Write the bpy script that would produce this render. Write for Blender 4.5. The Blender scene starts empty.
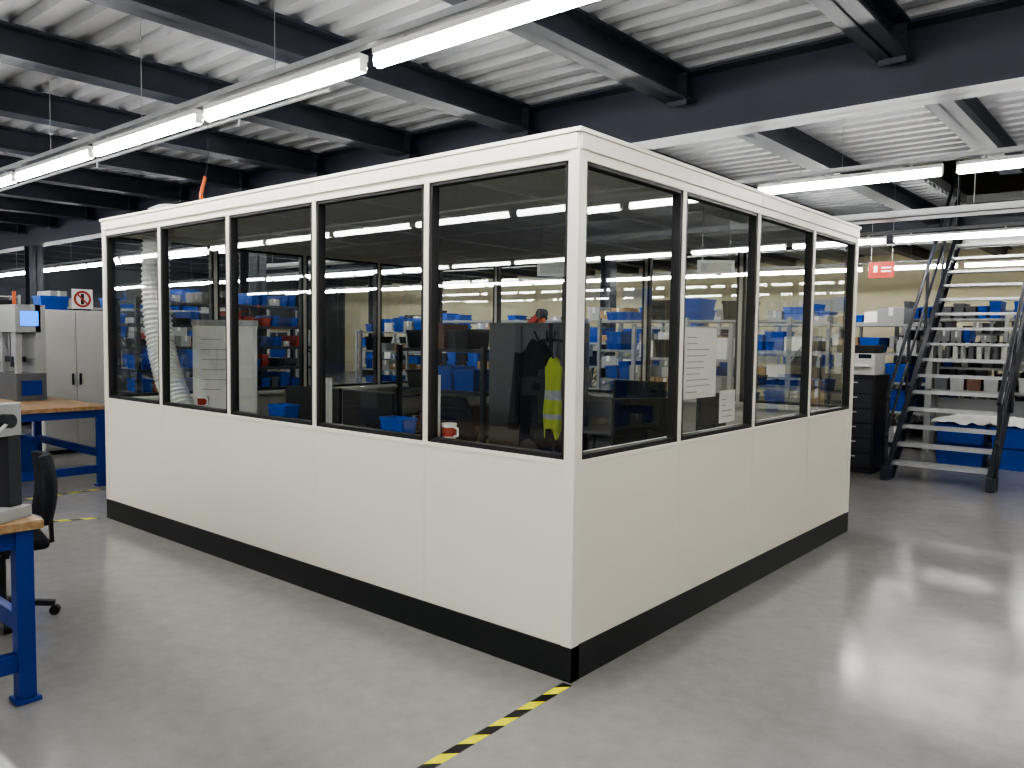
import bpy, bmesh, math, random
from mathutils import Vector, Matrix
random.seed(7)
scene=bpy.context.scene
coll=bpy.context.collection
# ------------------------------------------------------------ materials
def mat(name,col,rough=0.5,metal=0.0,noise=0.0,nscale=8.0,bump=0.0,spec=0.5,coat=0.0):
    m=bpy.data.materials.new(name); m.use_nodes=True
    nt=m.node_tree; b=nt.nodes['Principled BSDF']
    b.inputs['Base Color'].default_value=(*col,1); b.inputs['Roughness'].default_value=rough
    b.inputs['Metallic'].default_value=metal; b.inputs['Specular IOR Level'].default_value=spec
    b.inputs['Coat Weight'].default_value=coat
    if noise>0 or bump>0:
        tc=nt.nodes.new('ShaderNodeTexCoord'); n=nt.nodes.new('ShaderNodeTexNoise')
        n.inputs['Scale'].default_value=nscale; n.inputs['Detail'].default_value=6
        nt.links.new(tc.outputs['Object'],n.inputs['Vector'])
        if noise>0:
            r=nt.nodes.new('ShaderNodeMix'); r.data_type='RGBA'
            r.inputs[6].default_value=(*[c*(1-noise) for c in col],1); r.inputs[7].default_value=(*[min(1,c*(1+noise)) for c in col],1)
            nt.links.new(n.outputs['Fac'],r.inputs[0]); nt.links.new(r.outputs[2],b.inputs['Base Color'])
        if bump>0:
            bp=nt.nodes.new('ShaderNodeBump'); bp.inputs['Strength'].default_value=bump; bp.inputs['Distance'].default_value=0.01
            nt.links.new(n.outputs['Fac'],bp.inputs['Height']); nt.links.new(bp.outputs['Normal'],b.inputs['Normal'])
    return m
def emis(name,col,s):
    m=bpy.data.materials.new(name); m.use_nodes=True; nt=m.node_tree; b=nt.nodes['Principled BSDF']
    b.inputs['Base Color'].default_value=(*col,1); b.inputs['Emission Color'].default_value=(*col,1); b.inputs['Emission Strength'].default_value=s
    return m
CREAM=mat('cream_panel',(0.80,0.77,0.67),0.42,noise=0.015,nscale=3)
CREAMF=mat('cream_frame',(0.80,0.775,0.69),0.38,noise=0.015,nscale=3)
BLK=mat('black_skirt',(0.014,0.017,0.018),0.45,noise=0.1)
GASK=mat('black_gasket',(0.02,0.02,0.022),0.5,noise=0.1)
NAVY=mat('navy_steel_paint',(0.052,0.059,0.08),0.42,noise=0.12,nscale=2)
DARKST=mat('dark_steel',(0.03,0.034,0.045),0.4,noise=0.1)
CHARC=mat('charcoal_paint',(0.13,0.135,0.145),0.5,noise=0.1)
DECK=mat('galvanised_deck',(0.56,0.57,0.59),0.42,metal=0.2,noise=0.12,nscale=3)
GALV=mat('galvanised_steel',(0.5,0.51,0.52),0.4,metal=0.6,noise=0.12,nscale=12)
GREY=mat('grey_paint',(0.36,0.37,0.37),0.5,noise=0.05)
LGREY=mat('light_grey_paint',(0.6,0.6,0.57),0.45,noise=0.04)
WHITE=mat('white_plastic',(0.8,0.8,0.78),0.45,noise=0.03)
PAPER=mat('paper',(0.82,0.81,0.77),0.8,noise=0.04)
BLUEP=mat('blue_steel_paint',(0.01,0.045,0.27),0.38,noise=0.08)
BLUEB=mat('blue_bin_plastic',(0.012,0.09,0.46),0.4,noise=0.1)
RED=mat('red_plastic',(0.42,0.05,0.03),0.45,noise=0.1)
ORANGE=mat('orange_plastic',(0.6,0.12,0.03),0.5,noise=0.1)
YEL=mat('hi_vis_yellow',(0.42,0.50,0.07),0.75,noise=0.2)
CARD=mat('cardboard',(0.36,0.24,0.13),0.8,noise=0.1)
BROWN=mat('brown_box',(0.18,0.10,0.07),0.7,noise=0.2)
BLACKP=mat('black_plastic',(0.015,0.015,0.017),0.5,noise=0.15)
FABRIC=mat('dark_fabric',(0.02,0.022,0.03),0.9,noise=0.3,nscale=30,bump=0.3)
SCREEN=mat('monitor_screen',(0.02,0.03,0.05),0.12,noise=0.1)
BLUESCR=emis('lit_blue_screen',(0.03,0.2,0.9),0.9)
WALLC=mat('cream_wall',(0.76,0.71,0.50),0.8,noise=0.04,nscale=1)
WALLD=mat('grey_wall',(0.10,0.11,0.13),0.8,noise=0.06,nscale=1)
BOOTHCEIL=mat('booth_ceiling',(0.65,0.65,0.62),0.8,noise=0.04)
TUBE=emis('fluorescent_tube',(1.0,0.985,0.95),18.5)
def woodmat():
    m=mat('beech_worktop',(0.42,0.27,0.13),0.4); nt=m.node_tree; b=nt.nodes['Principled BSDF']
    tc=nt.nodes.new('ShaderNodeTexCoord'); mp=nt.nodes.new('ShaderNodeMapping'); mp.inputs['Scale'].default_value=(2,22,22)
    n=nt.nodes.new('ShaderNodeTexNoise'); n.inputs['Scale'].default_value=1.5; n.inputs['Detail'].default_value=5
    cr=nt.nodes.new('ShaderNodeValToRGB'); cr.color_ramp.elements[0].color=(0.28,0.17,0.08,1); cr.color_ramp.elements[1].color=(0.45,0.31,0.18,1)
    cr.color_ramp.elements[0].position=0.3; cr.color_ramp.elements[1].position=0.7
    nt.links.new(tc.outputs['Object'],mp.inputs[0]); nt.links.new(mp.outputs[0],n.inputs['Vector']); nt.links.new(n.outputs['Fac'],cr.inputs[0]); nt.links.new(cr.outputs[0],b.inputs['Base Color'])
    return m
WOOD=woodmat()
def floormat():
    m=bpy.data.materials.new('polished_concrete'); m.use_nodes=True; nt=m.node_tree; b=nt.nodes['Principled BSDF']
    tc=nt.nodes.new('ShaderNodeTexCoord')
    n1=nt.nodes.new('ShaderNodeTexNoise'); n1.inputs['Scale'].default_value=0.5; n1.inputs['Detail'].default_value=4; n1.inputs['Roughness'].default_value=0.5
    n2=nt.nodes.new('ShaderNodeTexNoise'); n2.inputs['Scale'].default_value=9; n2.inputs['Detail'].default_value=8; n2.inputs['Roughness'].default_value=0.7
    n3=nt.nodes.new('ShaderNodeTexNoise'); n3.inputs['Scale'].default_value=1.4; n3.inputs['Detail'].default_value=3
    for n in(n1,n2,n3): nt.links.new(tc.outputs['Object'],n.inputs['Vector'])
    c1=nt.nodes.new('ShaderNodeMix'); c1.data_type='RGBA'; c1.inputs[6].default_value=(0.29,0.282,0.275,1); c1.inputs[7].default_value=(0.43,0.42,0.405,1)
    nt.links.new(n1.outputs['Fac'],c1.inputs[0])
    mx=nt.nodes.new('ShaderNodeMix'); mx.data_type='RGBA'; mx.blend_type='MULTIPLY'; mx.inputs[0].default_value=0.35
    nt.links.new(c1.outputs[2],mx.inputs[6]); nt.links.new(n2.outputs['Fac'],mx.inputs[7])
    nt.links.new(mx.outputs[2],b.inputs['Base Color'])
    mr=nt.nodes.new('ShaderNodeMapRange'); mr.inputs[1].default_value=0.3; mr.inputs[2].default_value=0.7; mr.inputs[3].default_value=0.13; mr.inputs[4].default_value=0.25
    nt.links.new(n3.outputs['Fac'],mr.inputs[0]); nt.links.new(mr.outputs[0],b.inputs['Roughness'])
    b.inputs['IOR'].default_value=1.6
    bp=nt.nodes.new('ShaderNodeBump'); bp.inputs['Strength'].default_value=0.12; bp.inputs['Distance'].default_value=0.01
    nt.links.new(n3.outputs['Fac'],bp.inputs['Height']); nt.links.new(bp.outputs[0],b.inputs['Normal'])
    return m
FLOOR=floormat()
def glassmat():
    m=bpy.data.materials.new('tinted_glass'); m.use_nodes=True; nt=m.node_tree; nt.nodes.remove(nt.nodes['Principled BSDF'])
    out=[n for n in nt.nodes if n.type=='OUTPUT_MATERIAL'][0]
    t=nt.nodes.new('ShaderNodeBsdfTransparent'); t.inputs[0].default_value=(0.93,0.95,0.94,1)
    g=nt.nodes.new('ShaderNodeBsdfGlossy'); g.inputs['Roughness'].default_value=0.01; g.inputs['Color'].default_value=(0.95,0.97,1,1)
    ge=nt.nodes.new('ShaderNodeNewGeometry'); dp=nt.nodes.new('ShaderNodeVectorMath'); dp.operation='DOT_PRODUCT'
    nt.links.new(ge.outputs['Normal'],dp.inputs[0]); nt.links.new(ge.outputs['Incoming'],dp.inputs[1])
    def mth(op,a,b2):
        n=nt.nodes.new('ShaderNodeMath'); n.operation=op
        for i,v in enumerate((a,b2)):
            if v is None: continue
            if isinstance(v,float): n.inputs[i].default_value=v
            else: nt.links.new(v,n.inputs[i])
        n.use_clamp=True; return n.outputs[0]
    ab=mth('ABSOLUTE',dp.outputs['Value'],None); om=mth('SUBTRACT',1.0,ab); pw=mth('POWER',om,5.0); ml=mth('MULTIPLY',pw,.96); ad=mth('ADD',ml,.045); fac=mth('MULTIPLY',ad,1.9)
    mx=nt.nodes.new('ShaderNodeMixShader')
    nt.links.new(fac,mx.inputs[0]); nt.links.new(t.outputs[0],mx.inputs[1]); nt.links.new(g.outputs[0],mx.inputs[2]); nt.links.new(mx.outputs[0],out.inputs[0])
    return m
GLASS=glassmat()
def tapemat():
    m=mat('hazard_tape',(0.8,0.75,0.02),0.4); nt=m.node_tree; b=nt.nodes['Principled BSDF']
    tc=nt.nodes.new('ShaderNodeTexCoord'); w=nt.nodes.new('ShaderNodeTexWave'); w.bands_direction='DIAGONAL'; w.inputs['Scale'].default_value=3.3; w.inputs['Distortion'].default_value=0
    cr=nt.nodes.new('ShaderNodeValToRGB'); cr.color_ramp.interpolation='CONSTANT'; cr.color_ramp.elements[0].color=(0.012,0.012,0.012,1); cr.color_ramp.elements[1].color=(0.85,0.80,0.03,1); cr.color_ramp.elements[1].position=0.5
    nt.links.new(tc.outputs['Object'],w.inputs['Vector']); nt.links.new(w.outputs['Fac'],cr.inputs[0]); nt.links.new(cr.outputs[0],b.inputs['Base Color'])
    return m
TAPE=tapemat()
# ------------------------------------------------------------ mesh builder
class B:
    def __init__(s): s.bm=bmesh.new(); s.mats=[]
    def mi(s,m):
        if m not in s.mats: s.mats.append(m)
        return s.mats.index(m)
    def poly(s,vs,fs,m,smooth=False):
        i=s.mi(m); v=[s.bm.verts.new(p) for p in vs]
        for f in fs:
            try:
                q=s.bm.faces.new([v[k] for k in f]); q.material_index=i; q.smooth=smooth
            except ValueError: pass
    def box(s,a,b,m,mx=None):
        x0,y0,z0=[min(a[i],b[i]) for i in range(3)]; x1,y1,z1=[max(a[i],b[i]) for i in range(3)]
        vs=[(x0,y0,z0),(x1,y0,z0),(x1,y1,z0),(x0,y1,z0),(x0,y0,z1),(x1,y0,z1),(x1,y1,z1),(x0,y1,z1)]
        if mx is not None: vs=[mx@Vector(v) for v in vs]
        s.poly(vs,[(3,2,1,0),(4,5,6,7),(0,1,5,4),(1,2,6,5),(2,3,7,6),(3,0,4,7)],m)
    def beam(s,p,q,w,h,m):
        p=Vector(p);q=Vector(q); d=(q-p); L=d.length; d.normalize()
        up=Vector((0,0,1)) if abs(d.z)<0.95 else Vector((0,1,0))
        r=d.cross(up).normalized(); u=r.cross(d)
        M=Matrix((( r.x,d.x,u.x,p.x),(r.y,d.y,u.y,p.y),(r.z,d.z,u.z,p.z),(0,0,0,1)))
        s.box((-w/2,0,-h/2),(w/2,L,h/2),m,M)
    def cyl(s,p,q,r,m,n=12,r2=None):
        p=Vector(p);q=Vector(q); r2=r if r2 is None else r2
        d=(q-p).normalized(); a=Vector((0,0,1)) if abs(d.z)<0.9 else Vector((1,0,0))
        x=d.cross(a).normalized(); y=d.cross(x)
        A=[p+(x*math.cos(t)+y*math.sin(t))*r for t in [2*math.pi*k/n for k in range(n)]]
        C=[q+(x*math.cos(t)+y*math.sin(t))*r2 for t in [2*math.pi*k/n for k in range(n)]]
        s.poly(A+C,[(k,(k+1)%n,n+(k+1)%n,n+k) for k in range(n)],m,True)
        s.poly(A,[tuple(range(n))],m); s.poly(C,[tuple(range(n))],m)
    def tube(s,pts,r,m,n=8):
        for a,b in zip(pts,pts[1:]): s.cyl(a,b,r,m,n)
    def bin(s,c,w,d,h,m,inner=None):
        x,y,z=c; t=0.86
        def ring(k,zz): return [(x-w/2*k,y-d/2*k,zz),(x+w/2*k,y-d/2*k,zz),(x+w/2*k,y+d/2*k,zz),(x-w/2*k,y+d/2*k,zz)]
        V=ring(t,z)+ring(0.95,z+h*0.85)+ring(1,z+h*0.85)+ring(1,z+h)+ring(0.9,z+h)+ring(0.8,z+h*0.15)
        F=[(3,2,1,0)]
        for l in range(5):
            for k in range(4): F.append((l*4+k,l*4+(k+1)%4,l*4+4+(k+1)%4,l*4+4+k))
        F.append((20,21,22,23)); s.poly(V,F,m)
        if inner: s.box((x-w*.38,y-d*.38,z+h*.5),(x+w*.38,y+d*.38,z+h*.93),inner)
    def done(s,name,parent=None,loc=(0,0,0),rz=0,bevel=0.0,recalc=True):
        if recalc: bmesh.ops.recalc_face_normals(s.bm,faces=s.bm.faces)
        me=bpy.data.meshes.new(name); s.bm.to_mesh(me); s.bm.free()
        for m in s.mats: me.materials.append(m)
        o=bpy.data.objects.new(name,me); coll.objects.link(o); o.location=loc; o.rotation_euler=(0,0,rz)
        if parent: o.parent=parent
        if bevel>0:
            md=o.modifiers.new('bevel','BEVEL'); md.width=bevel; md.segments=2; md.limit_method='ANGLE'
        return o
def empty(name,loc=(0,0,0),rz=0):
    e=bpy.data.objects.new(name,None); coll.objects.link(e); e.location=loc; e.rotation_euler=(0,0,rz); e.empty_display_size=0.2; return e
# ------------------------------------------------------------ room shell
X0,X1,Y0,Y1=-26.,11.,-15.,19.
ZD=3.82
b=B(); b.box((X0-.2,Y0-.2,-0.1),(X1+.2,Y1+.2,0),FLOOR); b.done('floor')
for n,a,c,m in [('wall_back',(X0,Y1,0),(X1,Y1+.15,7.5),WALLC),('wall_front',(X0,Y0-.15,0),(X1,Y0,7.5),WALLD),('wall_left',(X0-.15,Y0,0),(X0,Y1,7.5),WALLD),('wall_right',(X1,Y0,0),(X1+.15,Y1,7.5),WALLC)]:
    b=B(); b.box(a,c,m); b.done(n)
b=B(); b.box((X0,Y0,7.5),(X1,Y1,7.6),WALLD); b.done('roof')
HX0,HX1,HY0,HY1=-0.75,2.4,8.0,12.0
def deck(bb,x0,x1,y0,y1):
    pitch=0.25; n=int(round((y1-y0)/pitch)); prof=[]
    for k in range(n):
        y=y0+k*pitch
        prof+=[(y,ZD),(y+0.10,ZD),(y+0.135,ZD+0.06),(y+0.215,ZD+0.06)]
    prof.append((y0+n*pitch,ZD))
    V=[(x0,y,z) for y,z in prof]+[(x1,y,z) for y,z in prof]; N=len(prof)
    bb.poly(V,[(k,k+1,N+k+1,N+k) for k in range(N-1)],DECK)
b=B(); deck(b,X0,X1,Y0,HY0); deck(b,X0,HX0,HY0,HY1); deck(b,HX1,X1,HY0,HY1); deck(b,X0,X1,HY1,Y1)
b.box((X0,Y0,ZD+.07),(X1,HY0,ZD+.2),GREY); b.box((X0,HY0,ZD+.07),(HX0,HY1,ZD+.2),GREY); b.box((HX1,HY0,ZD+.07),(X1,HY1,ZD+.2),GREY); b.box((X0,HY1,ZD+.07),(X1,Y1,ZD+.2),GREY)
b.done('ceiling')
def ibeam_x(bb,x0,x1,y,zb,zt,w,m=NAVY):
    bb.box((x0,y-w/2,zb),(x1,y+w/2,zb+.022),m); bb.box((x0,y-w/2,zt-.022),(x1,y+w/2,zt),m); bb.box((x0,y-.008,zb),(x1,y+.008,zt),m)
def ibeam_y(bb,y0,y1,x,zb,zt,w,m=NAVY):
    bb.box((x-w/2,y0,zb),(x+w/2,y1,zb+.018),m); bb.box((x-w/2,y0,zt-.018),(x+w/2,y1,zt),m); bb.box((x-.007,y0,zb),(x+.007,y1,zt),m)
steel=empty('mezzanine_steel_frame')
b=B()
for y in (-5.6,3.2,12.1): ibeam_x(b,X0,X1,y,3.3,ZD-.002,0.3)
b.done('main_girders',steel)
b=B(); x=0.47+1.67*6
xs=[]
while x>X0: xs.append(x); x-=1.67
ZB=3.58
for x in xs:
    if HX0<x<HX1: ibeam_y(b,Y0,HY0,x,ZB,ZD-.002,.22); ibeam_y(b,HY1,Y1,x,ZB,ZD-.002,.22)
    else: ibeam_y(b,Y0,Y1,x,ZB,ZD-.002,.22)
b.done('secondary_beams',steel)
b=B()
for y in (-5.6,3.2,12.1):
    for x in xs:
        for sgn in(-1,1):
            b.box((x-.09,y+sgn*.15,3.54),(x+.09,y+sgn*.162,3.8),NAVY)
            for dz in(.08,.2):
                for dx in(-.06,.06): b.cyl((x+dx,y+sgn*.162,3.54+dz),(x+dx,y+sgn*.175,3.54+dz),.012,DARKST,6)
b.done('connection_plates',steel)
b=B()
for x in (-23.8,-15.8,-7.8,8.0):
    for y in (-5.6,3.2,12.1):
        w=.13
        b.box((x-w,y-w,0),(x-w+.02,y+w,3.3),NAVY); b.box((x+w-.02,y-w,0),(x+w,y+w,3.3),NAVY); b.box((x-w,y-.008,0),(x+w,y+.008,3.3),NAVY)
        b.box((x-.2,y-.2,0),(x+.2,y+.2,.02),NAVY)
b.done('columns',steel)
# ------------------------------------------------------------ fluorescent rows
def lightrow(y,z,start,x0,x1):
    e=empty('fluorescent_light_row',(0,0,0))
    hb=B(); tb=B(); n0=int(math.ceil((x0-start)/1.6)); k=n0
    while start+k*1.6+1.5<x1:
        s=start+k*1.6
        hb.box((s,y-.03,z+.03),(s+1.5,y+.03,z+.06),WHITE)
        hb.box((s,y-.022,z-.025),(s+.012,y+.022,z+.03),WHITE); hb.box((s+1.488,y-.022,z-.025),(s+1.5,y+.022,z+.03),WHITE)
        tb.cyl((s+.012,y,z),(s+1.488,y,z),.034,TUBE,8)
        for xx in (s+.2,s+1.27):
            hb.box((xx-.01,y-.01,z+.06),(xx+.01,y+.01,z+.1),GALV)
        hb.cyl((s+.73,y,z+.13),(s+.73,y,ZD+.01),.003,GALV,5)
        k+=1
    hb.box((x0,y-.025,z+.09),(x1,y+.025,z+.125),GALV)
    hb.done('trunking_rail',e); tb.done('tubes',e)
    return e
for y,st in ((-.36,-.97),(4.05,-.9),(8.45,-.9),(12.85,-.9),(-3.7,-.3),(-8.2,-.9),(-12.4,-.9)):
    lightrow(y,2.95,st,X0+1,X1-1)
b=B(); b.box((-14,6.75,3.0),(9,7.05,3.01),GALV); b.box((-14,6.75,3.0),(9,6.76,3.08),GALV); b.box((-14,7.04,3.0),(9,7.05,3.08),GALV)
for k in range(12): b.cyl((-13+k*1.9,6.9,3.01),(-13+k*1.9,6.9,ZD+.02),.006,GALV,6)
for k in range(5): b.cyl((-14,6.82+k*.04,3.025),(9,6.82+k*.04,3.025),.012,[BLACKP,GREY,ORANGE,GREY,BLACKP][k],6)
b.done('cable_tray')
b=B(); b.cyl((-16,.9,3.5),(-3,.9,3.5),.02,GALV,8); b.cyl((-20,-1.2,3.5),(-6.4,-1.2,3.5),.025,GREY,8)
for x in (-14,-10.5,-7.2,-4.3):
    b.cyl((x,.9,3.5),(x,.9,3.42),.012,GALV,8); b.cyl((x,.9,3.42),(x,.9,3.41),.03,GALV,10)
    b.cyl((x,.9,3.5),(x,.9,ZD),.008,GALV,6); b.cyl((x-2,-1.2,3.5),(x-2,-1.2,ZD),.008,GALV,6)
b.done('sprinkler_pipe')
# ------------------------------------------------------------ booth
L,W,H=4.95,3.99,2.56
booth=empty('modular_office_booth')
zs,zt=1.05,2.42
T=.06
sk=B(); sk.box((-L-.004,-.006,0),(.006,T,.165),BLK); sk.box((-T,-.004,0),(.006,W+.004,.165),BLK)
sk.box((-L-.004,W-T,0),(0,W+.006,.165),BLK); sk.box((-L-.006,0,0),(-L+T,W,.165),BLK); sk.done('skirting',booth)
pn=B(); fr=B(); gk=B(); gl=B()
def face(n,org,ux,inn,length):
    ux=Vector(ux); inn=Vector(inn); org=Vector(org)
    def bx(bb,u0,u1,d0,d1,z0,z1,m):
        a=org+ux*u0+inn*d0; c=org+ux*u1+inn*d1; bb.box((a.x,a.y,z0),(c.x,c.y,z1),m)
    ms=length/n; post=.055
    for k in range(n):
        u0=k*ms; u1=(k+1)*ms
        bx(pn,u0+.0006,u1-.0006,0,T,.165,zs-.03,CREAM)
        a=u0+(post if k==0 else .018); c=u1-(post if k==n-1 else .018)
        bx(gk,a,a+.022,.004,T-.004,zs,zt,GASK); bx(gk,c-.022,c,.004,T-.004,zs,zt,GASK)
        bx(gk,a,c,.004,T-.004,zs-.005,zs+.018,GASK); bx(gk,a,c,.004,T-.004,zt-.018,zt+.003,GASK)
        p0=org+ux*(a+.01)+inn*.03; p1=org+ux*(c-.01)+inn*.03
        gl.poly([(p0.x,p0.y,zs+.01),(p1.x,p1.y,zs+.01),(p1.x,p1.y,zt-.01),(p0.x,p0.y,zt-.01)],[(0,1,2,3)],GLASS)
    for k in range(1,n): bx(fr,k*ms-.018,k*ms+.018,-.002,T,zs-.02,zt+.01,CREAMF)
    bx(fr,.055,length-.055,-.003,T,zs-.03,zs-.005,CREAMF)
    bx(fr,.0,length,-.002,T,zt,zt+.05,CREAMF)
    for k in range(0,n,2):
        bx(fr,k*ms+.0015,min(k+2,n)*ms-.0015,-.014,T,zt+.045,H-.022,CREAMF)
    bx(fr,-.018,length+.018,-.02,T+.02,H-.022,H,CREAMF)
    bx(fr,.06,length-.06,T,T+.14,zs-.04,zs-.012,CREAMF)
face(5,(0,0,0),(-1,0,0),(0,1,0),L)
face(4,(0,0,0),(0,1,0),(-1,0,0),W)
face(5,(0,W,0),(-1,0,0),(0,-1,0),L)
face(4,(-L,0,0),(0,1,0),(1,0,0),W)
for cx,cy in ((0,0),(-L,0),(0,W),(-L,W)):
    sx=-1 if cx==0 else 1; sy=1 if cy==0 else -1
    fr.box((cx-sx*.007,cy-sy*.007,.165),(cx+sx*.055,cy+sy*.055,H-.02),CREAMF)
pn.done('wall_panels',booth,bevel=.001); fr.done('frame',booth,bevel=.003); gk.done('gaskets',booth); gl.done('glazing',booth,recalc=False)
b=B(); b.box((-L+.01,.01,H-.08),(-.01,W-.01,H-.005),BOOTHCEIL)
for k in range(1,4): b.box((-L+.07,k*W/4-.012,H-.09),(-.07,k*W/4+.012,H-.078),WHITE)
for k in range(1,5): b.box((-k*L/5-.012,.07,H-.09),(-k*L/5+.012,W-.07,H-.078),WHITE)
b.done('roof_panel',booth)
# ------------------------------------------------------------ hazard tape
def tape(p,q,w=.05):
    b=B(); p=Vector(p);q=Vector(q);l=(q-p).length
    b.box((0,-w/2,0),(l,w/2,.0015),TAPE)
    return b.done('hazard_floor_tape',None,(p.x,p.y,0.0),math.atan2(q.y-p.y,q.x-p.x))
tape((0.0,-.02,0),(0.06,-1.9,0)); tape((-4.98,-.05,0),(-5.4,-.9,0)); tape((-6.3,.9,0),(-6.2,-1.6,0))
# ------------------------------------------------------------ furniture helpers
def rack(loc,rz,w,d,h,nl,pal,seed,fill=.85,frame=GREY,name='storage_rack',binh=.2):
    rnd=random.Random(seed); e=empty(name,loc,rz); f=B()
    for x in (-w/2,w/2):
        for y in (-d/2,d/2): f.box((x-.025,y-.025,0),(x+.025,y+.025,h),frame)
        for k in range(int(h/.4)): f.beam((x,-d/2,.1+k*.4),(x,d/2,.1+k*.4+(.3 if k%2 else 0)),.015,.015,frame)
    if w>2.2:
        for y in (-d/2,d/2): f.box((-.025,y-.025,0),(.025,y+.025,h),frame)
    c=B()
    for l in range(nl):
        z=.12+l*(h-.15)/(nl-1) if nl>1 else h
        f.box((-w/2,-d/2,z-.035),(w/2,d/2,z),frame)
        if l==nl-1 and rnd.random()<.3: continue
        gap=(h-.15)/max(1,nl-1)-.06
        x=-w/2+.06
        while x<w/2-.15:
            bw=rnd.uniform(.2,.42) if binh>.15 else rnd.uniform(.1,.18)
            if x+bw>w/2-.04: break
            if rnd.random()<fill:
                m=rnd.choice(pal); hh=min(gap,rnd.uniform(.6,1.4)*binh)
                if m in (CARD,GREY,WHITE,BROWN):
                    c.box((x+.01,-d/2*.85,z),(x+bw-.01,d/2*.85,z+hh),m); c.box((x+bw*.42,-d/2*.86,z+hh*.5),(x+bw*.58,d/2*.86,z+hh+.002),PAPER)
                else:
                    c.bin((x+bw/2,0,z),bw-.02,d*.85,hh,m)
                    if hh*2<gap and rnd.random()<.6: c.bin((x+bw/2,0,z+hh),bw-.02,d*.85,hh,m)
            x+=bw
    f.done('shelving_frame',e); c.done('stored_bins',e)
    return e
def chair(loc,rz,m=FABRIC,name='office_chair',sc=1.0):
    e=empty(name,loc,rz); e.scale=(sc,sc,sc)
    b=B()
    for k in range(5):
        a=2*math.pi*k/5; x,y=.29*math.cos(a),.29*math.sin(a)
        b.beam((0,0,.11),(x,y,.075),.045,.03,BLACKP); b.cyl((x-.02*math.sin(a),y+.02*math.cos(a),.03),(x+.02*math.sin(a),y-.02*math.cos(a),.03),.03,BLACKP,12)
    b.cyl((0,0,.1),(0,0,.44),.028,DARKST,12); b.box((-.11,-.11,.42),(.11,.11,.45),BLACKP)
    b.beam((0,.12,.44),(0,.29,.46),.06,.02,BLACKP); b.beam((0,.28,.45),(0,.27,.75),.06,.02,BLACKP)
    for s in(-1,1):
        b.beam((s*.26,0,.45),(s*.26,0,.66),.03,.04,BLACKP); b.box((s*.26-.035,-.14,.66),(s*.26+.035,.12,.69),BLACKP); b.box((-.27,-.02,.44),(.27,.02,.455),BLACKP)
    b.done('base',e)
    b=B(); b.box((-.24,-.24,.455),(.24,.24,.52),m); b.done('seat',e,bevel=.03)
    b=B(); N=6
    V=[];F=[]
    for j in range(7):
        z=.6+j*.07; hw=.22*(1-.35*max(0,(j-4))/2.0)
        for i in range(N+1):
            u=i/N*2-1; V.append((u*hw,.235-.0+(-.05*u*u)+.03*math.sin(j/6*3.1),z))
    n=len(V); V+= [(v[0],v[1]+.05,v[2]) for v in V]
    for j in range(6):
        for i in range(N):
            a=j*(N+1)+i; F.append((a,a+1,a+N+2,a+N+1)); F.append((n+a,n+a+N+1,n+a+N+2,n+a+1))
    for i in range(N):
        F.append((i,n+i,n+i+1,i+1)); a=6*(N+1)+i; F.append((a,a+1,n+a+1,n+a))
    for j in range(6):
        a=j*(N+1); F.append((a,a+N+1,n+a+N+1,n+a)); a+=N; F.append((a,n+a,n+a+N+1,a+N+1))
    b.poly(V,F,m,True); b.done('backrest',e,bevel=.01)
    return e
def desk(loc,rz,w=1.6,d=.75):
    e=empty('office_desk',loc,rz); b=B(); b.box((-w/2,-d/2,.715),(w/2,d/2,.74),GREY); b.done('top',e,bevel=.004)
    b=B()
    for x in(-w/2+.06,w/2-.06):
        b.box((x-.025,-.025,.03),(x+.025,.025,.715),GREY); b.box((x-.03,-d/2+.03,0),(x+.03,d/2-.03,.035),GREY)
    b.box((-w/2+.08,.02,.35),(w/2-.08,.035,.68),GREY); b.done('frame',e)
def monitor(loc,rz,on=False):
    e=empty('computer_monitor',loc,rz); b=B()
    b.box((-.12,-.09,0),(.12,.09,.012),BLACKP); b.box((-.02,.02,.01),(.02,.04,.25),BLACKP); b.box((-.27,-.01,.14),(.27,.025,.47),BLACKP); b.done('body',e,bevel=.004)
    b=B(); b.box((-.255,-.013,.155),(.255,-.0105,.458),BLUESCR if on else SCREEN); b.done('screen',e)
def workbench(loc,w,d,h):
    e=empty('workbench',loc); t=B(); t.box((-w/2,-d/2,h-.04),(w/2,d/2,h),WOOD); t.done('worktop',e,bevel=.004)
    b=B()
    for x in(-w/2+.06,w/2-.06):
        for y in(-d/2+.07,d/2-.07): b.box((x-.035,y-.035,.02),(x+.035,y+.035,h-.04),BLUEP); b.box((x-.05,y-.05,0),(x+.05,y+.05,.02),BLUEP)
        b.box((x-.025,-d/2+.1,.14),(x+.025,d/2-.1,.22),BLUEP); b.box((x-.025,-d/2+.1,h-.12),(x+.025,d/2-.1,h-.04),BLUEP)
    b.box((-w/2+.08,d/2-.09,.3),(w/2-.08,d/2-.05,.38),BLUEP); b.box((-w/2+.08,d/2-.09,h-.12),(w/2-.08,d/2-.05,h-.04),BLUEP); b.box((-w/2+.08,-d/2+.05,h-.1),(w/2-.08,-d/2+.09,h-.04),BLUEP)
    b.done('steel_frame',e,bevel=.003)
    return e
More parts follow.
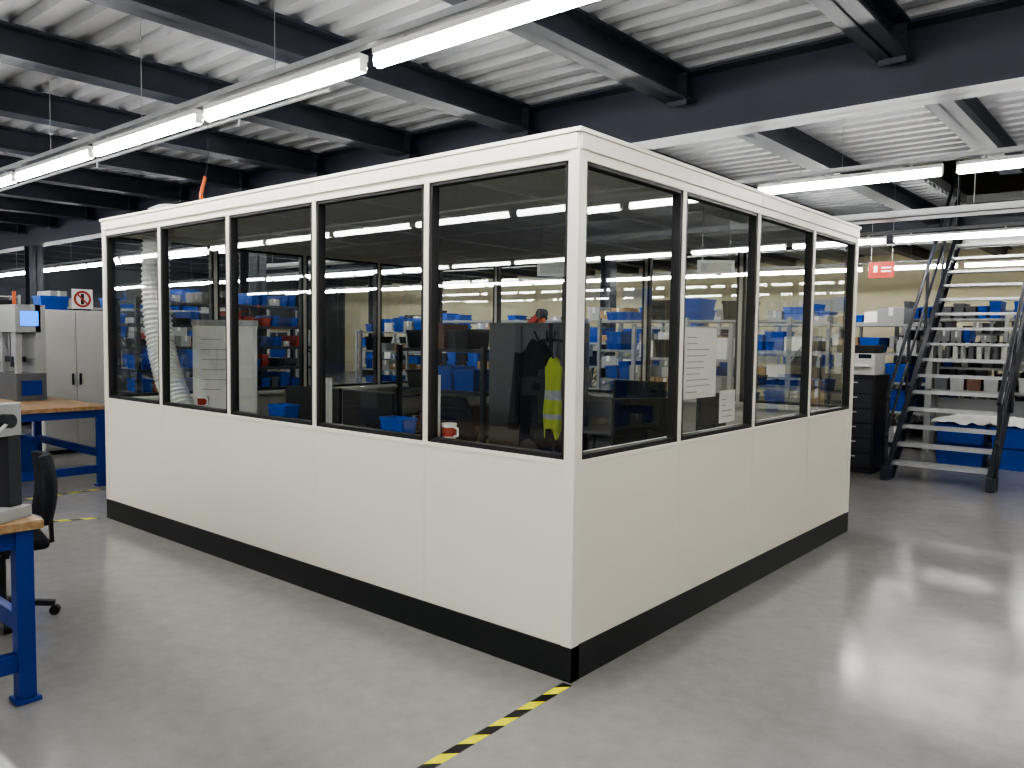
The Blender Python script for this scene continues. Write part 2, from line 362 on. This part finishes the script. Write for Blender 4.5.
def cnc(loc,rz,w=2.2,d=1.4,h=2.0,m=LGREY,scr=True):
    e=empty('machining_centre',loc,rz); b=B()
    b.box((-w/2,-d/2,.1),(w/2,d/2,h),m); b.box((-w/2+.05,-d/2+.05,0),(w/2-.05,d/2-.05,.1),DARKST); b.done('enclosure',e,bevel=.03)
    b=B(); b.box((-w*.32,-d/2-.03,.75),(w*.18,-d/2,h-.15),GREY); b.box((-w*.28,-d/2-.035,1.0),(w*.14,-d/2-.028,h-.3),SCREEN); b.box((w*.12,-d/2-.07,1.05),(w*.14,-d/2-.03,1.5),GALV)
    b.box((w*.26,-d/2-.14,1.0),(w*.44,-d/2,1.6),DARKST); b.box((w*.28,-d/2-.145,1.28),(w*.42,-d/2-.139,1.52),BLUESCR if scr else SCREEN)
    b.box((-w/2,-d/2-.02,.1),(w/2,-d/2,.3),BLUEP); b.cyl((w*.4,0,h),(w*.4,0,h+.28),.03,ORANGE,12); b.done('door_and_control_panel',e)
# ------------------------------------------------------------ left area
workbench((-7.35,.18,0),1.85,.95,.84)
workbench((-2.57,-2.04,0),1.9,.75,.80)
chair((-2.86,-1.46,0),-.2,sc=.9)
chair((-7.9,-.85,0),2.8)
e=empty('arbor_press',(-1.745,-1.81,.80),.5); b=B()
b.box((-.08,-.11,0),(.08,.11,.05),GREY); b.box((-.04,.03,.05),(.04,.1,.42),DARKST); b.box((-.045,-.1,.36),(.045,.1,.5),GREY); b.box((-.02,-.09,.14),(.02,-.05,.56),GALV)
b.cyl((0,-.07,.05),(0,-.07,.085),.035,GALV,16); b.cyl((-.09,0,.43),(.09,0,.43),.03,DARKST,12); b.tube([(.08,0,.43),(.1,-.22,.3)],.009,GALV); b.cyl((.1,-.22,.3),(.1,-.26,.28),.02,BLACKP,10)
b.done('press_body',e,bevel=.004)
e=empty('test_machine',(-7.82,.3,.84)); b=B()
b.box((-.3,-.15,0),(.3,.15,.3),CHARC); b.box((-.3,.05,.3),(.3,.15,1.05),GREY); b.box((-.3,-.15,.75),(.3,.1,1.05),GREY); b.box((.18,-.13,.3),(.24,-.07,.76),GALV); b.box((-.24,-.13,.3),(-.18,-.07,.76),GALV)
b.box((-.14,-.12,.42),(.14,.0,.48),DARKST); b.cyl((0,-.06,.48),(0,-.06,.76),.04,GALV,14); b.box((.302,-.1,.82),(.305,.08,.98),BLUESCR); b.box((.3,-.1,.06),(.31,.1,.22),BLUEP)
b.done('machine_body',e,bevel=.006)
e=empty('waste_crate',(-7.9,.25,0)); b=B(); b.bin((0,0,0.0),.4,.35,.4,BLUEB); b.done('crate',e)
e=empty('steel_cabinet',(-9.25,1.35,0)); b=B(); b.box((-.2,-.4,.05),(.2,.4,1.88),LGREY); b.box((-.18,-.38,0),(.18,.38,.05),DARKST); b.done('carcass',e,bevel=.005)
b=B()
for y0,y1 in((-.39,-.005),(.005,.39)):
    b.box((.2,y0,.08),(.218,y1,1.86),LGREY)
b.box((.218,-.06,.9),(.235,-.035,1.05),DARKST); b.box((.218,.035,.9),(.235,.06,1.05),DARKST)
b.done('doors',e,bevel=.003)
e=empty('storage_crate',(-9.3,1.2,1.88)); b=B(); b.bin((0,-.05,0),.3,.35,.18,BLUEB); b.done('crates',e)
e=empty('prohibition_sign',(-9.06,1.45,1.9)); b=B(); b.box((-.004,-.13,0),(.004,.13,.26),WHITE); N=24
def ringx(bb,x,cy,cz,r0,r1,m):
    V=[(x,cy+r*math.cos(2*math.pi*k/N),cz+r*math.sin(2*math.pi*k/N)) for r in(r0,r1) for k in range(N)]
    bb.poly(V,[(k,(k+1)%N,N+(k+1)%N,N+k) for k in range(N)],m)
ringx(b,.006,0,.13,.08,.11,RED); b.beam((.0065,-.065,.195),(.0065,.065,.065),.003,.022,RED); b.box((.0045,-.02,.06),(.0055,.02,.2),BLACKP); b.box((-.03,-.1,-.02),(.01,.1,.0),BLACKP)
b.done('sign_plate',e)
e=empty('waste_bin',(-8.6,1.95,0)); b=B(); b.cyl((0,0,0),(0,0,.9),.2,BLACKP,20,r2=.26); b.cyl((0,0,.9),(0,0,.94),.28,BLACKP,20); b.cyl((0,0,.94),(0,0,1.02),.24,BLACKP,20,r2=.1); b.done('bin_body',e)
rack((-11.0,3.2,0),math.pi/2,3.2,.6,2.0,5,[BLUEB,BLUEB,BLUEB,GREY],1,.95)
cnc((-13.5,1.2,0),math.pi/2); cnc((-15.5,-2.4,0),math.pi/2,2.4,1.5,2.1,DARKST)
rack((-12.5,5.8,0),0.0,3.0,.6,2.2,5,[BLUEB,BLACKP,CARD],4,.9)
rack((-18.5,2.,0),math.pi/2,3.4,.6,2.4,5,[BLUEB,BLACKP,CARD],41,.9)
k=70
for x,y in ((-10.5,-3.6),(-14.5,-6.4),(-19.0,-4.5),(-11.0,-8.4),(-18.8,-9.7),(-22.5,-7.0),(-14.5,-11.7),(-21.,-12.7),(-22.,-1.5)):  # racks out of view, added to fill the reflections in the left windows
    rack((x,y,0),math.pi/2 if k%2 else 0,3.0,.6,2.1,5,[BLUEB,BLACKP,BROWN,GREY,BLACKP],k,.9,DARKST); k+=1
cnc((-8.0,-6.9,0),math.pi,2.4,1.5,2.1,GREY,False); cnc((-11.6,-5.9,0),math.pi,2.2,1.5,2.0,DARKST,False); cnc((-16.0,-8.9,0),math.pi,2.0,1.5,2.1,GREY,False)  # unseen machines, added for what the left windows reflect
# ------------------------------------------------------------ beyond booth
rack((-7.2,2.4,0),math.pi/2,2.4,.5,2.0,8,[RED,BLUEB,CHARC,BLACKP,BLUEB,RED,GREY],5,.8,DARKST,'parts_rack',.1)
k=10
for (x,y) in [(-3.2,7.4),(-9.8,8.2),(-2.2,10.2),(-5.6,10.4),(-9.0,10.8),(-12.8,10.5),(-2.9,13.6),(-6.8,13.8),(-10.8,14.),(-15.0,13.8),(-16.5,9.0)]:
    rack((x,y,0),0,2.9,.6,random.choice((1.7,1.9,2.0)),5,[BLUEB,BLUEB,GREY,CARD,WHITE,BLUEB,GREY,BLACKP],k,.8); k+=1
rack((-6.6,7.2,0),0,2.9,.6,1.9,5,[BLUEB,GREY,BLACKP,CARD,BLUEB],99,.9)
rack((-.4,12.9,0),0,3.,.6,2.2,6,[CHARC,GREY,GREY,BLACKP],50,.95,GREY,'storage_rack',.15)
rack((3.2,12.9,0),0,3.,.6,2.2,5,[BLUEB,GREY],51,.95)
rack((5.2,8.,0),math.pi/2,3.,.6,2.2,5,[BLUEB,CARD,GREY],52,.95)
for x,y in((-4.5,-9),(-1.0,-9),(2.5,-9),(6.5,-7)): rack((x,y,0),0,2.9,.6,2.0,5,[BLUEB,GREY,CARD],k,.8); k+=1  # racks behind the camera, added for reflections in the glass
for y in (-3.5,0.5,4.): rack((8.8,y,0),math.pi/2,2.9,.6,2.0,5,[BLUEB,GREY,CARD],k,.8); k+=1
workbench((-2.4,5.9,0),2.0,.8,.84)
e=empty('lifting_manipulator',(-4.3,4.9,0)); b=B(); b.cyl((0,0,0),(0,0,.04),.3,DARKST,20); b.cyl((0,0,.04),(0,0,1.75),.05,ORANGE,14); b.beam((0,0,1.7),(.3,-.05,1.9),.07,.08,RED); b.beam((.3,-.05,1.9),(.36,-.05,1.2),.05,.06,ORANGE); b.cyl((.3,-.1,1.9),(.3,0,1.9),.06,DARKST,14); b.cyl((.36,-.05,1.2),(.36,-.05,1.1),.04,DARKST,12); b.done('arm',e)
# ------------------------------------------------------------ staircase
st=empty('steel_staircase'); b=B(); tr=B(); xa,xb=-.48,.59; y0=6.95; n=17
for x in(xa,xb):
    b.beam((x,y0-.02,.0+.02),(x,y0+n*.2,n*.2),.012,.24,DARKST)
    for s in(-1,1):
        off=.12*s/math.sqrt(2)
        b.beam((x+(.02 if x==xa else -.02),y0-off,.02+off),(x+(.02 if x==xa else -.02),y0+n*.2-off,n*.2+off),.05,.012,DARKST)
    b.box((x-.04,y0-.12,0),(x+.04,y0+.14,.15),DARKST)
    xo=x+(-.03 if x==xa else .03)
    for k in range(0,n+1,4):
        b.cyl((xo,y0+k*.2+.05,k*.2),(xo,y0+k*.2+.05,k*.2+1.0),.019,DARKST,8)
    for hh,r in((1.0,.024),(.55,.017)):
        b.cyl((xo,y0+.0,hh-.05),(xo,y0+n*.2,n*.2+hh-.05),r,DARKST,10)
b.done('stringers_and_handrails',st)
for k in range(1,n):
    z=k*.2; y=y0+k*.2-.1
    tr.box((xa+.01,y-.02,z-.035),(xb-.01,y-.012,z),GALV); tr.box((xa+.01,y+.21,z-.035),(xb-.01,y+.218,z),GALV)
    for j in range(7): tr.box((xa+.01,y-.01+j*.032,z-.025),(xb-.01,y-.006+j*.032,z-.001),GALV)
    for j in range(9): 
        xx=xa+.06+j*.12; tr.box((xx,y-.015,z-.012),(xx+.006,y+.215,z-.002),GALV)
    tr.box((xa+.005,y-.02,z-.06),(xa+.015,y+.22,z),GALV); tr.box((xb-.015,y-.02,z-.06),(xb-.005,y+.22,z),GALV)
tr.done('grated_treads',st)
b=B(); b.box((-.75,10.3,3.16),(2.4,12.0,3.4),DARKST); b.cyl((-.75,10.33,4.4),(-.55,10.33,4.4),.02,DARKST,8)
for x in(.75,1.3,1.85,2.35): b.cyl((x,10.35,3.4),(x,10.35,4.4),.018,DARKST,8)
b.cyl((.65,10.35,4.4),(2.4,10.35,4.4),.022,DARKST,8); b.box((2.3,11.8,0),(2.4,11.95,3.2),DARKST); b.done('landing',st)
e=rack((.1,11.0,0),0,3.0,.6,2.0,6,[CHARC,BLACKP,GREY,BLUEB,CHARC],60,.9,GREY,'parts_shelf',.14)
e=empty('gas_bottle_rack',(.2,9.9,0)); b=B()
b.box((-.9,-.15,1.32),(.9,.15,1.35),GREY); b.box((-.9,-.15,0),(-.86,.15,1.9),GREY); b.box((.86,-.15,0),(.9,.15,1.9),GREY); b.box((-.9,-.15,.9),(.9,.15,.93),GREY)
for k in range(17):
    b.cyl((-.8+k*.1,0,1.35),(-.8+k*.1,0,1.55),.035,[GREY,CHARC,LGREY][k%3],10); b.cyl((-.8+k*.1,0,1.55),(-.8+k*.1,0,1.62),.02,BLACKP,8)
for k in range(8): b.bin((-.75+k*.21,0,.93),.19,.26,.2,[CHARC,GREY,BROWN,GREY][k%4])
b.box((-.86,.13,.3),(.86,.15,.8),GREY)
b.done('rack_body',e)
e=empty('plastic_crate_stack',(.2,8.95,0)); b=B()
for x,z in((-.28,0),(.35,0),(-.28,.27),(.35,.27)): b.bin((x,0,z),.6,.4,.26,BLUEB)
b.done('crates',e)
b=B(); rnd=random.Random(3); NX,NY=18,10; V=[]
for j in range(NY+1):
    for i in range(NX+1):
        u=i/NX*2-1; v=j/NY*2-1; V.append((u*.62,v*.24,.535+.13*max(0,1-u*u)*max(0,1-v*v)+rnd.uniform(0,.05)))
b.poly(V,[(j*(NX+1)+i,j*(NX+1)+i+1,(j+1)*(NX+1)+i+1,(j+1)*(NX+1)+i) for j in range(NY) for i in range(NX)],WHITE); b.done('plastic_film',e)
e=empty('tool_cabinet',(-1.0,7.45,0)); b=B(); b.box((-.3,-.3,.04),(.3,.3,1.18),BLACKP); b.box((-.28,-.28,0),(.28,.28,.04),DARKST)
for k in range(6): b.box((-.27,-.31,.08+k*.18),(.27,-.3,.24+k*.18),DARKST); b.box((-.1,-.325,.2+k*.18),(.1,-.31,.215+k*.18),GALV)
b.box((-.31,-.31,1.18),(.31,.31,1.2),BLACKP); b.done('cabinet_body',e,bevel=.003)
e=empty('office_printer',(-.98,7.45,1.2)); b=B(); b.box((-.24,-.22,0),(.24,.22,.26),LGREY); b.box((-.22,-.2,.26),(.22,.22,.36),BLACKP); b.box((-.2,-.32,.1),(.2,-.2,.12),WHITE); b.box((-.18,-.3,.12),(.18,-.2,.13),PAPER); b.box((.05,-.225,.2),(.2,-.218,.25),SCREEN); b.done('printer_body',e,bevel=.01)
rack((-2.9,6.6,0),0,1.4,.45,1.8,5,[GREY,CARD,BLACKP,WHITE],61,1.0)
e=empty('fire_safety_sign',(-1.2,9.0,2.5)); b=B(); b.box((-.17,-.006,0),(.17,.006,.22),RED); b.box((-.10,-.009,.08),(-.05,-.006,.17),WHITE); b.box((.0,-.009,.13),(.13,-.006,.15),WHITE); b.box((.0,-.009,.08),(.13,-.006,.1),WHITE)
for x in(-.14,.14): b.cyl((x,0,.22),(x,0,1.33),.003,GALV,5)
b.done('sign_plate',e)
# ------------------------------------------------------------ booth interior
desk((-.62,2.2,0),math.pi/2,2.2,.75); desk((-2.6,.62,0),math.pi,1.8,.75); desk((-1.6,3.5,0),0,1.5,.7)
monitor((-.65,1.75,.74),-math.pi/2-.5,True); monitor((-.55,2.5,.74),-math.pi/2+.1); monitor((-1.8,3.55,.74),.1); monitor((-2.3,.7,.74),math.pi); monitor((-2.95,.7,.74),math.pi+.2)
chair((-1.45,2.85,0),-math.pi/2); chair((-2.4,1.5,0),.4); chair((-3.2,2.3,0),.2)
e=empty('coat_stand',(-1.75,2.1,0)); b=B(); b.cyl((0,0,0),(0,0,.03),.19,BLACKP,20); b.cyl((0,0,.03),(0,0,1.72),.018,BLACKP,10)
for k in range(4):
    a=k*math.pi/2+.4; b.tube([(0,0,1.6),(.1*math.cos(a),.1*math.sin(a),1.58),(.14*math.cos(a),.14*math.sin(a),1.66)],.009,BLACKP)
b.done('stand',e)
def garment(bb,cx,cy,zt_,zb,w0,w1,dd,m,seed,strip=None):
    R=16; S=28; V=[]
    for j in range(R+1):
        t=j/R; z=zt_+(zb-zt_)*t; w=w0+(w1-w0)*min(1,(t*6)**.6)
        for i in range(S):
            a=2*math.pi*i/S; f=1+.3*math.sin(a*5+seed+t*3)*min(1,t*2)
            V.append((cx+w/2*math.cos(a)*(1+.1*math.sin(t*9+seed)),cy+dd/2*math.sin(a)*f*(.6+.4*t),z+(.05*math.sin(a*3) if j==R else 0)-(.05*abs(math.cos(a)) if j<2 else 0)))
    for j in range(R):
        mm=m
        if strip and j in strip[0]: mm=strip[1]
        bb.poly([V[j*S+i] for i in range(S)]+[V[(j+1)*S+i] for i in range(S)],[(i,(i+1)%S,S+(i+1)%S,S+i) for i in range(S)],mm,True)
    bb.poly(V[:S],[tuple(range(S))],m)
b=B(); garment(b,-.12,-.02,1.6,.75,.16,.36,.2,FABRIC,3); b.cyl((-.27,-.04,1.48),(-.33,-.06,.85),.06,FABRIC,10,r2=.045); b.done('dark_coat',e)
b=B(); garment(b,.10,-.09,1.46,.86,.1,.155,.12,YEL,1,((7,8,12),GREY)); b.done('hi_vis_vest',e)
def flex(bb,pts,r,m):
    pts=[Vector(p) for p in pts]; path=[]
    for a,c,d,f in zip([pts[0]]+pts[:-2],pts[:-1],pts[1:],pts[2:]+[pts[-1]]):
        for k in range(24):
            t=k/24; path.append(0.5*((2*c)+(d-a)*t+(2*a-5*c+4*d-f)*t*t+(-a+3*c-3*d+f)*t**3))
    S=16; rings=[]
    for i,p in enumerate(path):
        q=path[min(i+1,len(path)-1)]; o=path[max(i-1,0)]; d=(q-o).normalized(); x=d.cross(Vector((0,1,0))).normalized(); y=d.cross(x)
        rr=r*(1.0 if i%2 else .86); rings.append([p+(x*math.cos(2*math.pi*k/S)+y*math.sin(2*math.pi*k/S))*rr for k in range(S)])
    V=[v for g in rings for v in g]; F=[(j*S+k,j*S+(k+1)%S,(j+1)*S+(k+1)%S,(j+1)*S+k) for j in range(len(rings)-1) for k in range(S)]
    bb.poly(V,F,m,False)
e=empty('flexible_air_duct'); b=B(); flex(b,[(-4.66,.33,2.46),(-4.7,.33,2.0),(-4.62,.33,1.5),(-4.4,.33,1.1),(-4.15,.36,.75)],.12,WHITE); b.done('duct_hose',e)
b=B(); b.box((-4.3,.22,0),(-3.9,.5,.68),LGREY); b.box((-4.28,.21,.1),(-3.92,.22,.35),GREY); b.done('air_conditioner_unit',e,bevel=.02)
b=B(); b.cyl((-4.62,.45,H),(-4.62,.45,H+.1),.17,WHITE,24); b.cyl((-4.62,.45,H+.1),(-4.62,.45,H+.14),.2,WHITE,24,r2=.12); b.done('roof_vent_cowl')
e=empty('flip_chart',(-4.5,.86,0),.75); e.scale=(.86,.86,.9); b=B(); b.box((-.33,-.015,.95),(.33,.015,1.9),WHITE); b.box((-.34,-.03,1.86),(.34,.02,1.92),GREY); b.box((-.33,-.06,.93),(.33,.015,.96),GREY)
b.cyl((-.28,0,1.0),(-.32,-.05,0),.014,GREY,8); b.cyl((.28,0,1.0),(.32,-.05,0),.014,GREY,8); b.cyl((0,.02,1.4),(0,.35,0),.014,GREY,8); b.done('easel_board',e)
b=B(); b.box((-.3,-.022,1.0),(.3,-.016,1.86),PAPER)
for k in range(6): b.box((-.24,-.024,1.72-k*.1),(-.24+.2+.05*(k*7%5),-.0225,1.726-k*.1),GREY)
b.done('paper_pad',e)
def sheet(x,y0,y1,z0,z1,seed):
    b=B(); b.box((x,y0,z0),(x-.002,y1,z1),PAPER); rnd=random.Random(seed)
    r=int((z1-z0)/.035)
    for k in range(1,r): b.box((x+.0006,y0+.03,z0+k*.035),(x,y0+.03+rnd.uniform(.3,.95)*(y1-y0-.06),z0+k*.035+.006),GREY)
    b.done('printed_notice')
sheet(-.034,1.1,1.5,1.27,1.68,1); sheet(-.034,1.56,1.78,1.1,1.3,2)
for x,y,z in((-.25,1.9,2.03),(-1.54,1.84,2.07)):
    e=empty('hanging_exit_sign',(x,y,z),.7); b=B(); b.box((-.12,-.012,0),(.12,.012,.1),WHITE); b.box((-.1,-.014,.02),(.1,-.012,.08),LGREY)
    for s in(-.09,.09): b.cyl((s,0,.1),(s,0,H-.088-z),.003,GALV,5)
    b.done('sign_panel',e)
sz=zs-.012
def sillobj(name,fn,loc):
    e=empty(name,loc); b=B(); fn(b); b.done('body',e)
sillobj('paper_roll',lambda b:(b.cyl((0,0,0),(0,0,.36),.022,WHITE,16),b.cyl((0,0,.36),(0,0,.365),.012,CARD,12)),(-1.03,.125,sz))
sillobj('paper_roll',lambda b:(b.cyl((0,0,0),(0,0,.3),.022,WHITE,16),b.cyl((0,0,.3),(0,0,.305),.012,CARD,12)),(-2.0,.125,sz))
def mug(b):
    b.cyl((0,0,0),(0,0,.1),.036,WHITE,18,r2=.042); b.cyl((0,0,.03),(0,0,.08),.0385,RED,18,r2=.0415); b.tube([(.035,0,.08),(.065,0,.075),(.065,0,.035),(.035,0,.03)],.006,WHITE)
sillobj('coffee_mug',mug,(-.93,.125,sz))
def tin(b): b.bin((0,0,0),.2,.12,.1,BLUEB)
sillobj('small_parts_bin',tin,(-1.35,.13,sz)); sillobj('small_parts_bin',tin,(-2.5,.13,sz))
sillobj('coffee_mug',mug,(-3.55,.125,sz))
e=empty('control_cabinet',(-2.9,3.4,0)); b=B(); b.box((-.45,-.25,.08),(.45,.25,1.75),CHARC); b.box((-.43,-.265,.12),(-.01,-.25,1.72),CHARC); b.box((.01,-.265,.12),(.43,-.25,1.72),CHARC); b.box((.03,-.28,.95),(.05,-.265,1.1),GALV); b.box((-.05,-.28,.95),(-.03,-.265,1.1),GALV); b.box((-.43,-.23,0),(.43,.23,.08),BLACKP); b.done('cabinet_body',e,bevel=.005)
rack((-4.1,3.4,0),0,1.3,.45,1.5,4,[BLACKP,BROWN,BLUEB,GREY],90,.9,DARKST,'office_shelf')
b=B(); b.tube([(-4.38,.6,2.56),(-4.42,.6,2.8),(-4.38,.62,2.95)],.016,ORANGE); b.tube([(-4.38,.62,2.95),(-4.38,.65,3.1),(-4.38,.65,ZD)],.004,DARKST,6); b.done('power_cable')
# ------------------------------------------------------------ world, camera
w=bpy.data.worlds.new('World'); scene.world=w; w.use_nodes=True
w.node_tree.nodes['Background'].inputs[0].default_value=(.5,.55,.65,1); w.node_tree.nodes['Background'].inputs[1].default_value=.05
yaw,pitch,roll,f=-.7007,-.0605,.0129,797.2
fw=Vector((math.sin(yaw)*math.cos(pitch),math.cos(yaw)*math.cos(pitch),math.sin(pitch))); r=Vector((math.cos(yaw),-math.sin(yaw),0)); u=r.cross(fw)
r2=r*math.cos(roll)+u*math.sin(roll); u2=-r*math.sin(roll)+u*math.cos(roll)
cam=bpy.data.cameras.new('camera'); co=bpy.data.objects.new('camera',cam); coll.objects.link(co)
cam.sensor_width=36; cam.lens=36*f/1024; cam.clip_end=100
co.matrix_world=Matrix(((r2.x,u2.x,-fw.x,2.128),(r2.y,u2.y,-fw.y,-2.9727),(r2.z,u2.z,-fw.z,1.6199),(0,0,0,1)))
scene.camera=co
scene.view_settings.view_transform='AgX'
scene.view_settings.look='AgX - High Contrast'
scene.view_settings.exposure=0.95
